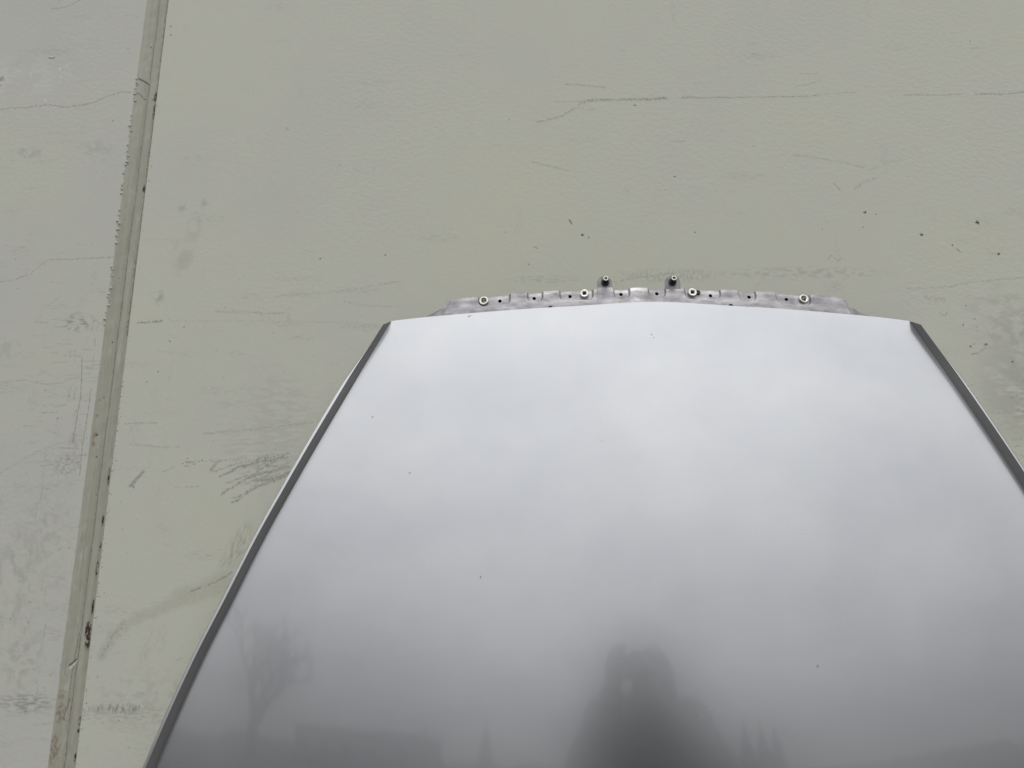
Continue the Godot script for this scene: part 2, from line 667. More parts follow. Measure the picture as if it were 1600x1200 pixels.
	# scribble-like scuff right of the corner
	for k in 9:
		mk.stroke([Vector2(728 + k * 4.2, 1166 + mk.rng.randf_range(-4, 4)), Vector2(731 + k * 4.2, 1160 + mk.rng.randf_range(-6, 6))], 1.8, 0.45, GREY, 0.4)
	mk.stroke(pts([704, 1164, 712, 1165]), 1.6, 0.4, GREY, 0.4)
	mk.stroke(pts([752, 1138, 760, 1131, 766, 1140]), 1.7, 0.5, GREY, 0.3)
	for q in [[790, 1115, 1.9], [812, 1126, 1.6], [797, 1076, 2.2], [825, 1080, 2.4], [823, 1078, 2.0], [866, 1048, 2.4], [892, 1060, 1.5]]:
		mk.spot(q[0], q[1], q[2], 0.85, DARK, 0.9, 0.7)
	mk.stroke(pts([797, 1061, 808, 1064, 822, 1072]), 3.0, 0.5, GREY, 0.5, 1.0)
	for k in 26:
		mk.stroke([Vector2(mk.rng.randf_range(838, 930), mk.rng.randf_range(895, 1075))] + [Vector2(0, 0)], 0.1, 0.0, GREY)
		var p := Vector2(mk.rng.randf_range(822, 940), mk.rng.randf_range(880, 1060))
		mk.stroke([p, p + Vector2(mk.rng.randf_range(6, 26), mk.rng.randf_range(-1, 5))], mk.rng.randf_range(1.6, 3.6), mk.rng.randf_range(0.25, 0.6), GREY, 0.6, 2.0)
	mk.smear(870, 1150, 90, 50, 0.16, GREY, 0.02, 0.03, 0.2)
	mk.smear(885, 985, 90, 95, 0.27, GREY, 0.03, 0.11, 0.26)
	mk.smear(890, 1000, 110, 130, 0.26, GREY, 0.012, 0.02, 0.35)
	mk.smear(900, 1090, 110, 60, 0.24, GREY, 0.03, 0.04, 0.25)
	mk.stroke(pts([845, 1120, 880, 1138, 930, 1148, 1000, 1150]), 5.0, 0.22, GREY, 0.6, 6.0)
	# left of the hood: level rubs, a dotted line and a fan of scuffs
	mk.stroke(pts([-655, 1119, -638, 1120, -612, 1122]), 3.0, 0.62, DARK, 0.75, 3.0)
	mk.stroke(pts([-600, 1122, -450, 1122, -300, 1120, -235, 1116]), 2.4, 0.20, GREY, 0.8, 3.0)
	mk.stroke(pts([-520, 1139, -450, 1137, -400, 1136]), 3.0, 0.30, GREY, 0.8, 4.0)
	mk.stroke(pts([-420, 1168, -380, 1171, -300, 1178, -200, 1196]), 2.6, 0.26, GREY, 0.7, 4.0)
	mk.stroke(pts([-300, 1158, -250, 1150, -190, 1148]), 2.2, 0.26, GREY, 0.7, 3.0)
	mk.smear(-260, 1112, 60, 8, 0.35, GREY, 0.2, 0.4, 0.0)
	mk.stroke(pts([-520, 922, -434, 930, -337, 941]), 4.0, 0.28, GREY, 0.7, 3.0)
	mk.stroke(pts([-650, 940, -600, 941]), 2.4, 0.35, GREY, 0.6, 2.0)
	mk.stroke(pts([-645, 905, -590, 899, -560, 900]), 3.4, 0.25, GREY, 0.6, 3.0)
	var q0 := Vector2(-552, 873)
	while q0.x < -402:
		mk.spot(q0.x, q0.y + mk.rng.randf_range(-1.6, 1.6), mk.rng.randf_range(0.9, 1.5), 0.8, DARK, 0.8)
		q0 += Vector2(mk.rng.randf_range(3, 8), 0.3)
	for k in 14:
		mk.spot(mk.rng.randf_range(-553, -530), mk.rng.randf_range(864, 875), 1.3, 0.7, DARK, 0.6)
	for s in [[[-488, 850, -456, 866, -419, 875, -376, 882], 4.2], [[-484, 820, -443, 846, -400, 860, -372, 866], 3.4], [[-464, 806, -426, 832, -374, 852], 4.6], [[-478, 838, -440, 852, -395, 860], 2.4], [[-452, 862, -420, 882, -400, 888], 3.0], [[-440, 848, -405, 872, -378, 886], 4.0], [[-470, 812, -440, 822, -410, 842], 2.2], [[-430, 842, -395, 846, -365, 860], 5.0], [[-448, 866, -410, 880, -372, 890], 2.8], [[-500, 858, -470, 868, -440, 876], 2.0]]:
		mk.stroke(pts(s[0]), s[1], 0.56, GREY, 0.6, 3.0)
	mk.smear(-412, 858, 54, 28, 0.40, GREY, 0.05, 0.12, 0.16, 0.4)
	mk.stroke(pts([-636, 833, -626, 846, -617, 858]), 6.0, 0.6, GREY.darkened(0.1), 0.5, 1.0)
	mk.stroke(pts([-584, 857, -566, 866]), 2.6, 0.4, GREY, 0.5)
	mk.stroke(pts([-503, 861, -496, 872, -492, 876]), 6.5, 0.42, GREY, 0.5)
	mk.stroke(pts([-560, 832, -520, 833]), 3.0, 0.28, GREY, 0.7, 1.0)
	mk.smear(-420, 905, 90, 70, 0.13, GREY, 0.02, 0.10, 0.2)
	mk.smear(-398, 960, 70, 90, 0.12, GREY, 0.03, 0.09, 0.2)
	mk.smear(-452, 732, 20, 60, 0.42, GREY, 0.45, 0.05, 0.12, -0.45)
	# the olive swoosh and the level dirt band low on the left
	mk.stroke(pts([-651, 566, -636, 596, -606, 620, -580, 631, -526, 653, -481, 668, -462, 684]), 16.0, 0.26, OLIVE, 0.5, 8.0)
	mk.stroke(pts([-540, 652, -500, 664, -466, 682]), 30.0, 0.26, OLIVE, 0.5, 8.0)
	mk.stroke(pts([-520, 664, -480, 678, -455, 694]), 3.6, 0.55, GREY.darkened(0.2), 0.6, 3.0)
	mk.stroke(pts([-650, 566, -643, 578, -634, 600, -618, 612]), 5.0, 0.42, GREY, 0.5, 3.0)
	mk.smear(-612, 487, 70, 11, 0.55, GREY, 0.18, 0.05, 0.16)
	mk.smear(-600, 480, 110, 20, 0.26, GREY, 0.06, 0.2, 0.12)
	mk.smear(-560, 500, 120, 60, 0.14, GREY, 0.04, 0.05, 0.1)
	mk.stroke(pts([-575, 520, -560, 480, -552, 440, -545, 420]), 1.6, 0.25, GREY, 0.5, 2.0)
	mk.smear(-575, 1300, 18, 40, 0.14, GREY, 0.03, 0.03, 0.3)
	mk.smear(-590, 1245, 26, 50, 0.16, GREY, 0.03, 0.03, 0.3)
	mk.smear(-622, 1165, 10, 18, 0.34, GREY, 0.05, 0.05, 0.3)
	mk.smear(-600, 1340, 9, 16, 0.22, GREY, 0.05, 0.05, 0.3)
	mk.smear(-560, 1345, 8, 14, 0.20, GREY, 0.05, 0.05, 0.3)
	# dirt caught along the panel's edge
	for k in 70:
		mk.spot(-668 + mk.rng.randf_range(0, 4), mk.rng.randf_range(420, 1640), mk.rng.randf_range(0.8, 1.8), mk.rng.randf_range(0.3, 0.8), DARK, 0.6)
	var relief: Image = hi.duplicate()
	relief.convert(Image.FORMAT_L8)
	n.seed = 15
	n.frequency = 0.006
	n.fractal_octaves = 3
	var worn: Image = n.get_seamless_image(512, 512)
	worn.convert(Image.FORMAT_L8)
	worn.resize(2048, 2048, Image.INTERPOLATE_BILINEAR)
	var rd: PackedByteArray = relief.get_data()
	var wd: PackedByteArray = worn.get_data()
	for k in rd.size():  # brushed thick here, worn smooth there
		rd[k] = 128 + (rd[k] - 128) * clampi(wd[k], 95, 220) / 150
	var pr := RandomNumberGenerator.new()
	pr.seed = 19
	for k in 2600:  # pores, and crumbs under the paint
		var at := pr.randi_range(3, 2044) * 2048 + pr.randi_range(3, 2044)
		var up := 225 if pr.randf() < 0.55 else 30
		for o in [0, 1, -1, 2048, -2048]:
			rd[at + o] = up if o == 0 else (rd[at + o] + up) / 2
	relief = Image.create_from_data(2048, 2048, false, Image.FORMAT_L8, rd)
	var face := prism([Vector2(-0.67, 0.0), Vector2(-0.6725, -0.02), Vector2(-0.6725, -0.2), Vector2(30.0, -0.2), Vector2(30.0, 0.0)], 0.0, 6.0, -0.67)
	part("wall_panel", face, wall_material(mk, ImageTexture.create_from_image(relief), tone), wall, "broad right-hand panel, scuffed, behind the hood")

	# ---- left panel
	var ml := Marks.new(2048, 2048, -3.11, 2.4, 2.4, 2.4, 47)
	scatter(ml, 260, -1150, -715, 380, 1260, 1.0)
	scatter(ml, 60, -1150, -715, 1200, 1790, 1.0)
	scatter(ml, 240, -3100, -1150, 100, 1800, 1.6)
	scatter(ml, 160, -830, -715, 430, 1010, 1.0)
	var cr := Color(0.26, 0.25, 0.23)
	ml.smear(-960, 1610, 180, 60, 0.25, PALE, 0.02, 0.02, 0.1)
	ml.stroke(pts([-1010, 1536, -962, 1538, -939, 1543, -917, 1542, -891, 1548, -867, 1548, -836, 1543, -821, 1547, -800, 1550, -786, 1555, -767, 1566, -738, 1576, -712, 1576]), 1.5, 0.75, cr, 0.5, 3.0)
	ml.stroke(pts([-830, 1546, -815, 1542, -790, 1553]), 1.4, 0.3, cr, 0.3, 3.0)
	ml.stroke(pts([-897, 1759, -875, 1762, -860, 1768, -839, 1782, -820, 1800]), 1.5, 0.5, cr, 0.4, 3.0)
	ml.stroke(pts([-940, 1195, -909, 1195, -886, 1198, -856, 1211, -830, 1237, -789, 1238, -712, 1242]), 1.5, 0.55, cr, 0.5, 3.0)
	ml.stroke(pts([-862, 1208, -850, 1222, -838, 1226]), 2.6, 0.5, PALE, 0.2)
	ml.stroke(pts([-900, 1009, -880, 1011, -837, 1015, -797, 1008, -772, 1011, -765, 1017, -747, 1020, -735, 1012, -712, 1013]), 1.5, 0.42, cr, 0.5, 3.0)
	ml.stroke(pts([-880, 846, -856, 855, -826, 874, -797, 892, -771, 903, -740, 912, -722, 930]), 1.3, 0.32, cr, 0.5, 3.0)
	# a proud chip of paint and the pale worn flecks below it
	ml.stroke(pts([-886, 1650, -880, 1649, -874, 1651]), 2.6, 0.9, DARK, 0.1)
	ml.stroke(pts([-886, 1653, -876, 1654]), 2.2, 0.7, PALE, 0.1)
	for q in [[-862, 1628, 5, 10], [-850, 1630, 4, 9], [-858, 1605, 4, 14], [-915, 1612, 4, 10], [-880, 1560, 3, 6], [-842, 1612, 4, 10]]:
		ml.smear(q[0], q[1], q[2], q[3], 0.6, PALE, 0.05, 0.05, 0.3)
	ml.smear(-970, 1600, 8, 16, 0.5, GREY, 0.05, 0.05, 0.3)
	ml.smear(-893, 1450, 30, 16, 0.22, GREY, 0.05, 0.05, 0.2)
	ml.smear(-770, 1460, 50, 20, 0.14, GREY, 0.05, 0.05, 0.2)
	# brushed-out streaks beside the joint
	ml.stroke(pts([-745, 1055, -741, 1020, -738, 985, -740, 950, -741, 905]), 1.7, 0.62, Color(0.36, 0.31, 0.28), 0.4, 1.0)
	ml.stroke(pts([-722, 1000, -722, 960, -724, 900, -722, 850]), 1.7, 0.7, Color(0.36, 0.31, 0.28), 0.5, 1.0)
	ml.stroke(pts([-727, 1090, -725, 1075]), 1.6, 0.5, GREY, 0.4, 1.0)
	for k in 46:
		var x := ml.rng.randf_range(-790, -716)
		var y := ml.rng.randf_range(470, 1130)
		ml.stroke([Vector2(x, y), Vector2(x + ml.rng.randf_range(-1, 1), y - ml.rng.randf_range(6, 30))], 1.7, ml.rng.randf_range(0.2, 0.55), GREY, 0.5, 1.0)
	for k in 30:
		var x := ml.rng.randf_range(-840, -722)
		var y := ml.rng.randf_range(860, 1130)
		ml.stroke([Vector2(x, y), Vector2(x + ml.rng.randf_range(8, 40), y + ml.rng.randf_range(-2, 2))], 2.0, ml.rng.randf_range(0.2, 0.5), GREY, 0.7, 2.0)
	ml.smear(-760, 1120, 40, 22, 0.5, GREY, 0.06, 0.2, 0.05)
	ml.smear(-745, 870, 28, 26, 0.45, GREY, 0.1, 0.2, 0.1)
	ml.smear(-735, 905, 14, 40, 0.24, Color(0.55, 0.42, 0.36), 0.1, 0.1, 0.2)
	ml.smear(-760, 496, 62, 20, 0.45, GREY, 0.05, 0.2, 0.2)
	ml.smear(-870, 494, 130, 18, 0.35, GREY, 0.05, 0.2, 0.1)
	ml.smear(-775, 560, 40, 60, 0.22, GREY, 0.05, 0.05, 0.1)
	ml.smear(-800, 690, 60, 120, 0.20, GREY, 0.04, 0.02, 0.05)
	ml.smear(-880, 1070, 40, 26, 0.2, OLIVE, 0.05, 0.05, 0.2)
	ml.smear(-770, 760, 50, 90, 0.16, GREY, 0.05, 0.05, 0.1)
	var left_paint := wall_material(ml, ImageTexture.create_from_image(relief), tone)
	left_paint.albedo_color = Color(0.985, 0.985, 1.0)
	var face_l := prism([Vector2(-31.0, 0.0), Vector2(-31.0, -0.2), Vector2(-0.6945, -0.2), Vector2(-0.6945, -0.023), Vector2(-0.7112, 0.0)], 0.0, 6.0, -3.11)
	var pl := part("wall_panel", face_l, left_paint, wall, "left-hand panel with fine cracks beside the joint")
	# ragged paint drips that stand along its edge
	var dr := Shape.new()
	var y := 1.605
	var gap := func(at_y: float) -> bool: return grain.get_noise_1d(at_y * 9.0) < -0.36
	while y > 1.10:
		if gap.call(y):
			y -= 0.012
			continue
		drip(dr, Vector3(-0.7116 + rng.randf_range(-0.0024, 0.0010), y, -0.0004), rng.randf_range(0.0009, 0.0030))
		y -= rng.randf_range(0.003, 0.013)
	y = 0.86
	while y < 1.02:
		drip(dr, Vector3(-0.669 + rng.randf_range(-0.0005, 0.0012), y, 0.0), rng.randf_range(0.0007, 0.0013))
		y += rng.randf_range(0.006, 0.02)
	y = 0.41
	while y < 0.86:
		drip(dr, Vector3(-0.669 + rng.randf_range(-0.0005, 0.0015), y, 0.0), rng.randf_range(0.0006, 0.0012))
		y += rng.randf_range(0.006, 0.03)
	var drips := part("paint_drip", dr, mat(Color(0.66, 0.66, 0.625), 0.7), pl)
	drips.set_meta("kind", "stuff")

	# ---- the sealant: brushed over the left chamfer, a bead in the bottom of the joint
	var prof := [Vector2(-0.7122, 0.0003), Vector2(-0.7112, 0.0005), Vector2(-0.7092, -0.0009), Vector2(-0.7040, -0.0040), Vector2(-0.6990, -0.0069), Vector2(-0.6948, -0.0093), Vector2(-0.6931, -0.0116), Vector2(-0.6919, -0.0101), Vector2(-0.6885, -0.0092), Vector2(-0.6845, -0.0090), Vector2(-0.6800, -0.0093), Vector2(-0.6755, -0.0100), Vector2(-0.6725, -0.0100), Vector2(-0.6700, -0.0095)]
	var sl := Shape.new()
	var rows := 620
	for j in rows + 1:
		var yy := 3.0 * j / 560.0 if j <= 560 else 3.0 + 3.0 * (j - 560) / 60.0
		for k in prof.size():
			var q: Vector2 = prof[k]
			var wob := grain.get_noise_2d(yy * 14.0, k * 0.35) * 0.0009 + grain.get_noise_2d(yy * 90.0, k * 1.3) * 0.00035
			if k == 0:
				wob = grain.get_noise_2d(yy * 30.0, 5.0) * 0.0011 + grain.get_noise_2d(yy * 110.0, 9.0) * 0.0008
			elif k > 5 and k < 8:
				wob = grain.get_noise_2d(yy * 9.0, 2.0) * 0.0012
			var dz := grain.get_noise_2d(yy * 40.0, k * 2.0 + 30.0) * 0.0007
			sl.p(Vector3(q.x + wob, yy, q.y + (dz if k > 1 else 0.0)), Vector2(k / 13.0, (2.4 - yy) / 2.4))
	for j in rows:
		for k in prof.size() - 1:
			var a := j * prof.size() + k
			sl.quad(a, a + 1, a + 1 + prof.size(), a + prof.size())
	var ms := Marks.new(128, 2048, 0.0, 2.4, 0.13, 2.4, 61)  # across: ten millimetres here for each point of the profile
	for k in 240:
		ms.smear(ms.rng.randf_range(0, 130), ms.rng.randf_range(380, 1800), ms.rng.randf_range(6, 22), ms.rng.randf_range(10, 60), ms.rng.randf_range(0.1, 0.3), [Color(0.50, 0.48, 0.42), Color(0.56, 0.53, 0.45), PALE][k % 3], 0.1, 0.03, 0.1)
	ms.stroke(pts([61, 380, 62, 700, 60, 1000, 61, 1300, 62, 1800]), 8.0, 0.8, Color(0.33, 0.315, 0.28), 0.5, 5.0)  # dirt in the crease
	ms.stroke(pts([108, 1100, 110, 1450, 108, 1800]), 6.0, 0.75, Color(0.36, 0.32, 0.28), 0.6, 6.0)
	ms.stroke(pts([16, 1606, 40, 1602, 58, 1598]), 4.0, 0.9, DARK, 0.1)
	ms.stroke(pts([10, 1576, 30, 1573, 42, 1566, 52, 1566]), 3.0, 0.7, DARK, 0.4)
	for s in [[108, 1574, 12, 12], [104, 1566, 16, 5], [106, 1540, 6, 22], [104, 1380, 8, 12], [104, 850, 5, 18], [102, 777, 5, 12], [103, 735, 6, 9], [102, 700, 6, 16], [97, 604, 14, 18], [100, 588, 12, 18], [104, 640, 5, 16], [106, 468, 6, 9], [106, 454, 5, 5], [106, 416, 5, 8]]:
		ms.smear(s[0], s[1], s[2], s[3], 1.4, RUST, 0.09, 0.12, 0.42)
	for s in [[22, 953, 9, 5], [24, 919, 10, 12], [22, 905, 10, 6], [24, 508, 14, 9], [26, 480, 16, 20], [20, 430, 22, 30]]:
		ms.smear(s[0], s[1], s[2], s[3], 0.7, Color(0.47, 0.37, 0.31), 0.1, 0.1, 0.3)
	for s in [[30, 921, 3.5], [36, 884, 2.6], [44, 1679, 3.2], [40, 1085, 2.5], [50, 820, 2.0], [36, 985, 2.0]]:
		ms.spot(s[0], s[1], s[2], 0.9, DARK, 0.8)
	for k in 40:
		ms.spot(ms.rng.randf_range(8, 120), ms.rng.randf_range(380, 1790), ms.rng.randf_range(1.6, 3.0), ms.rng.randf_range(0.2, 0.7), DARK, 0.5)
	ms.stroke(pts([34, 551, 44, 556, 56, 560]), 4.0, 0.8, DARK, 0.2)
	ms.stroke(pts([36, 547, 48, 553, 58, 558]), 5.0, 0.8, PALE, 0.2)
	ms.stroke(pts([52, 600, 50, 585, 46, 570, 44, 540, 42, 500]), 3.0, 0.5, DARK, 0.4, 4.0)
	ms.stroke(pts([48, 500, 40, 485, 36, 470]), 5.0, 0.7, Color(0.40, 0.38, 0.33), 0.3, 4.0)
	ms.stroke(pts([50, 497, 43, 482, 38, 468]), 3.0, 0.6, PALE, 0.3, 4.0)
	var sm := mat(Color.WHITE, 0.6)
	sm.albedo_texture = noise_tex(71, 0.02, Color(0.595, 0.590, 0.535), Color(0.660, 0.652, 0.598), 256, 4)
	sm.detail_enabled = true
	sm.detail_albedo = ms.texture()
	sm.detail_blend_mode = BaseMaterial3D.BLEND_MODE_MIX
	part("joint_sealant", sl, sm, wall, "stained grey-beige sealant in the vertical joint")


func drip(sh: Shape, at: Vector3, r: float) -> void:
	var s := Vector3(r * 1.1, r * rng.randf_range(0.7, 1.3), r * 0.9)
	var c := sh.p(at + Vector3(0, 0, s.z))
	var rings := []
	for k in [1, 2]:
		var a: float = k * PI / 4.0
		var ring := []
		for m in 7:
			var b := TAU * m / 7.0
			ring.append(sh.p(at + Vector3(sin(a) * cos(b) * s.x, sin(a) * sin(b) * s.y - (0.4 * r if k == 2 and m > 3 else 0.0), cos(a) * s.z)))
		rings.append(ring)
	for m in 7:
		var n := (m + 1) % 7
		sh.tri(c, rings[0][m], rings[0][n])
		sh.quad(rings[0][m], rings[1][m], rings[1][n], rings[0][n])


# ------------------------------------------------------------------ the hood
func build_hood() -> void:
	var hood := thing("car_hood", "silver metallic car hood leaning upright against the concrete wall", "car hood", Vector3.ZERO)
	var paint := mat(lin(0.485, 0.487, 0.495), 0.28, 1.0)
	paint.clearcoat_enabled = true
	paint.clearcoat = 1.0
	paint.clearcoat_roughness = 0.04
	var flange_paint: StandardMaterial3D = paint.duplicate()
	flange_paint.roughness = 0.44
	var skin_paint: StandardMaterial3D = paint.duplicate()
	var md := Marks.new(1024, 1024, -0.9, 0.0, 1.8, 1.2, 81, Color(0.3, 0.3, 0.3))  # down is minus y here
	for q in [[-396, 279, 1.7], [-282, 441, 1.8], [-463, 180, 1.9], [-11, 60, 1.6], [-8, 65, 1.4], [-308, 12, 2.4], [185, 563, 2.0], [100, 330, 1.0], [-100, 240, 1.0]]:
		md.spot(q[0], -q[1], q[2], 0.6, Color(0.12, 0.12, 0.11), 1.0, 0.6)
	md.stroke(pts([-308, -12, -302, -11]), 1.6, 0.7, Color(0.15, 0.15, 0.14), 0.2)
	skin_paint.detail_enabled = true
	skin_paint.detail_albedo = md.texture()
	skin_paint.detail_blend_mode = BaseMaterial3D.BLEND_MODE_MIX
	var film := noise_tex(83, 0.006, Color(0.90, 0.90, 0.90), Color(1, 1, 1), 512, 5)
	skin_paint.roughness_texture = film
	skin_paint.albedo_texture = noise_tex(84, 0.009, Color(0.93, 0.935, 0.945), Color(1, 1, 1), 512, 6)  # a thin, uneven film of dust

	# ---- outer skin: a fine grid that rolls off near its long edges, hemmed at the front
	var sh := Shape.new()
	var cols := []  # (share across or null, inset from the edge, drop)
	var nu := 96
	for i in nu + 1:
		cols.append(i)
	var nv := 150
	var edge := [Vector2(0.014, 0.0), Vector2(0.009, 0.0), Vector2(0.005, 0.0), Vector2(0.002, 0.0), Vector2(0.0, -0.0001)]
	var width := nu + 1 + 2 * (edge.size() - 1)
	var hem := Shape.new()
	for j in nv + 3:
		for i in width:
			var v := 0.0
			var k := clampi(j - 2, 0, nv)
			var s := float(k) / nv
			s = s * s * 0.5 + s * 0.5
			var u := 0.0
			var drop := 0.0
			for again in 2:  # the edge's place depends on how far down it is
				var w := half_width(v)
				if i < edge.size() - 1:
					u = -(w - edge[edge.size() - 1 - i].x)
					drop = edge[edge.size() - 1 - i].y
				elif i > nu + edge.size() - 1:
					u = w - edge[i - nu - edge.size() + 1].x
					drop = edge[i - nu - edge.size() + 1].y
				else:
					u = lerpf(-1, 1, float(i - edge.size() + 1) / nu) * (w - edge[0].x)
				v = lerpf(front_edge(u), rear_edge(u), s)
			sh.p(hood_at(u, v, -drop), Vector2((u + 0.9) / 1.8, v / 1.2))
			if j == 0:
				hem.p(hood_at(u, v, -drop))
				hem.p(hood_at(u, v + 0.0002, -0.0016 - drop))
				hem.p(hood_at(u, v + 0.012, -0.0018 - drop))
	for i in width - 1:
		for k in 2:
			var a := i * 3 + k
			hem.quad(a, a + 3, a + 4, a + 1)
	for j in range(2, nv + 2):
		for i in width - 1:
			var a := j * width + i
			sh.quad(a + width, a + width + 1, a + 1, a)
	part("outer_skin", sh, skin_paint, hood)
	part("front_hem", hem, paint, hood)

	# ---- the upstanding side flanges, turned a little towards each other, and the hem along their top
	for sg in [-1.0, 1.0]:
		var fl := Shape.new()
		var lip := Shape.new()
		var fp := [Vector2(0.0, -0.0001), Vector2(0.0004, -0.0008), Vector2(0.0022, -0.0034), Vector2(0.0046, -0.0064), Vector2(0.0072, -0.0094), Vector2(0.0094, -0.0118)]
		var lp := [Vector2(0.0094, -0.0118), Vector2(0.0100, -0.0125), Vector2(0.0110, -0.0128), Vector2(0.0134, -0.0126), Vector2(0.0166, -0.0121), Vector2(0.0176, -0.0109), Vector2(0.0178, -0.0080), Vector2(0.0160, 0.0100), Vector2(0.0120, 0.0162), Vector2(0.002, 0.0164)]
		var rows := 140
		for j in rows + 1:
			var s := float(j) / rows
			for set_ in [[fp, fl], [lp, lip]]:
				for q in set_[0]:
					var grow := smoothstep(-0.01, 0.10, s)  # the hem starts small at the front corner
					var e: Vector2 = q
					if set_[1] == lip:
						e = Vector2(0.0094 + (q.x - 0.0094) * lerpf(0.25, 1.0, smoothstep(0.015, 0.11, s)), q.y)
					var v := 0.0
					var u := 0.0
					for again in 2:
						u = half_width(v) + e.x * lerpf(0.62, 1.0, grow)
						v = lerpf(front_edge(u) + 0.0004 + 0.45 * e.x + 0.55 * maxf(0.0, -e.y), rear_edge(u), s)
					set_[1].p(hood_at(u * sg, v, -e.y))
		for set_ in [[fp.size(), fl], [lp.size(), lip]]:
			var w: int = set_[0]
			for j in rows:
				for k in w - 1:
					var a: int = j * w + k
					if sg > 0:
						set_[1].quad(a + w, a + w + 1, a + 1, a)
					else:
						set_[1].quad(a, a + 1, a + w + 1, a + w)
		part("side_flange", fl, flange_paint, hood)
		part("edge_hem", lip, paint, hood)

	# ---- the inner panel behind, with a rim that reaches the skin's edges
	var ip := Shape.new()
	for j in 41:
		for i in 33:
			var a := i / 16.0 - 1.0
			var v := 0.0
			var u := 0.0
			for again in 2:
				u = a * (half_width(v) + 0.006)
				v = lerpf(front_edge(u) + 0.006, rear_edge(u) - 0.004, j / 40.0)
			var deep := 0.0175 + 0.004 * smoothstep(1.0, 0.9, absf(a)) + 0.004 * smoothstep(0.0, 0.1, j / 40.0)
			ip.p(hood_at(u, v, -deep))
	for j in 40:
		for i in 32:
			var a := j * 33 + i
			ip.quad(a, a + 1, a + 34, a + 33)
	part("inner_panel", ip, mat(lin(0.16, 0.16, 0.17), 0.6, 0.3), hood)

	build_bracket(hood)


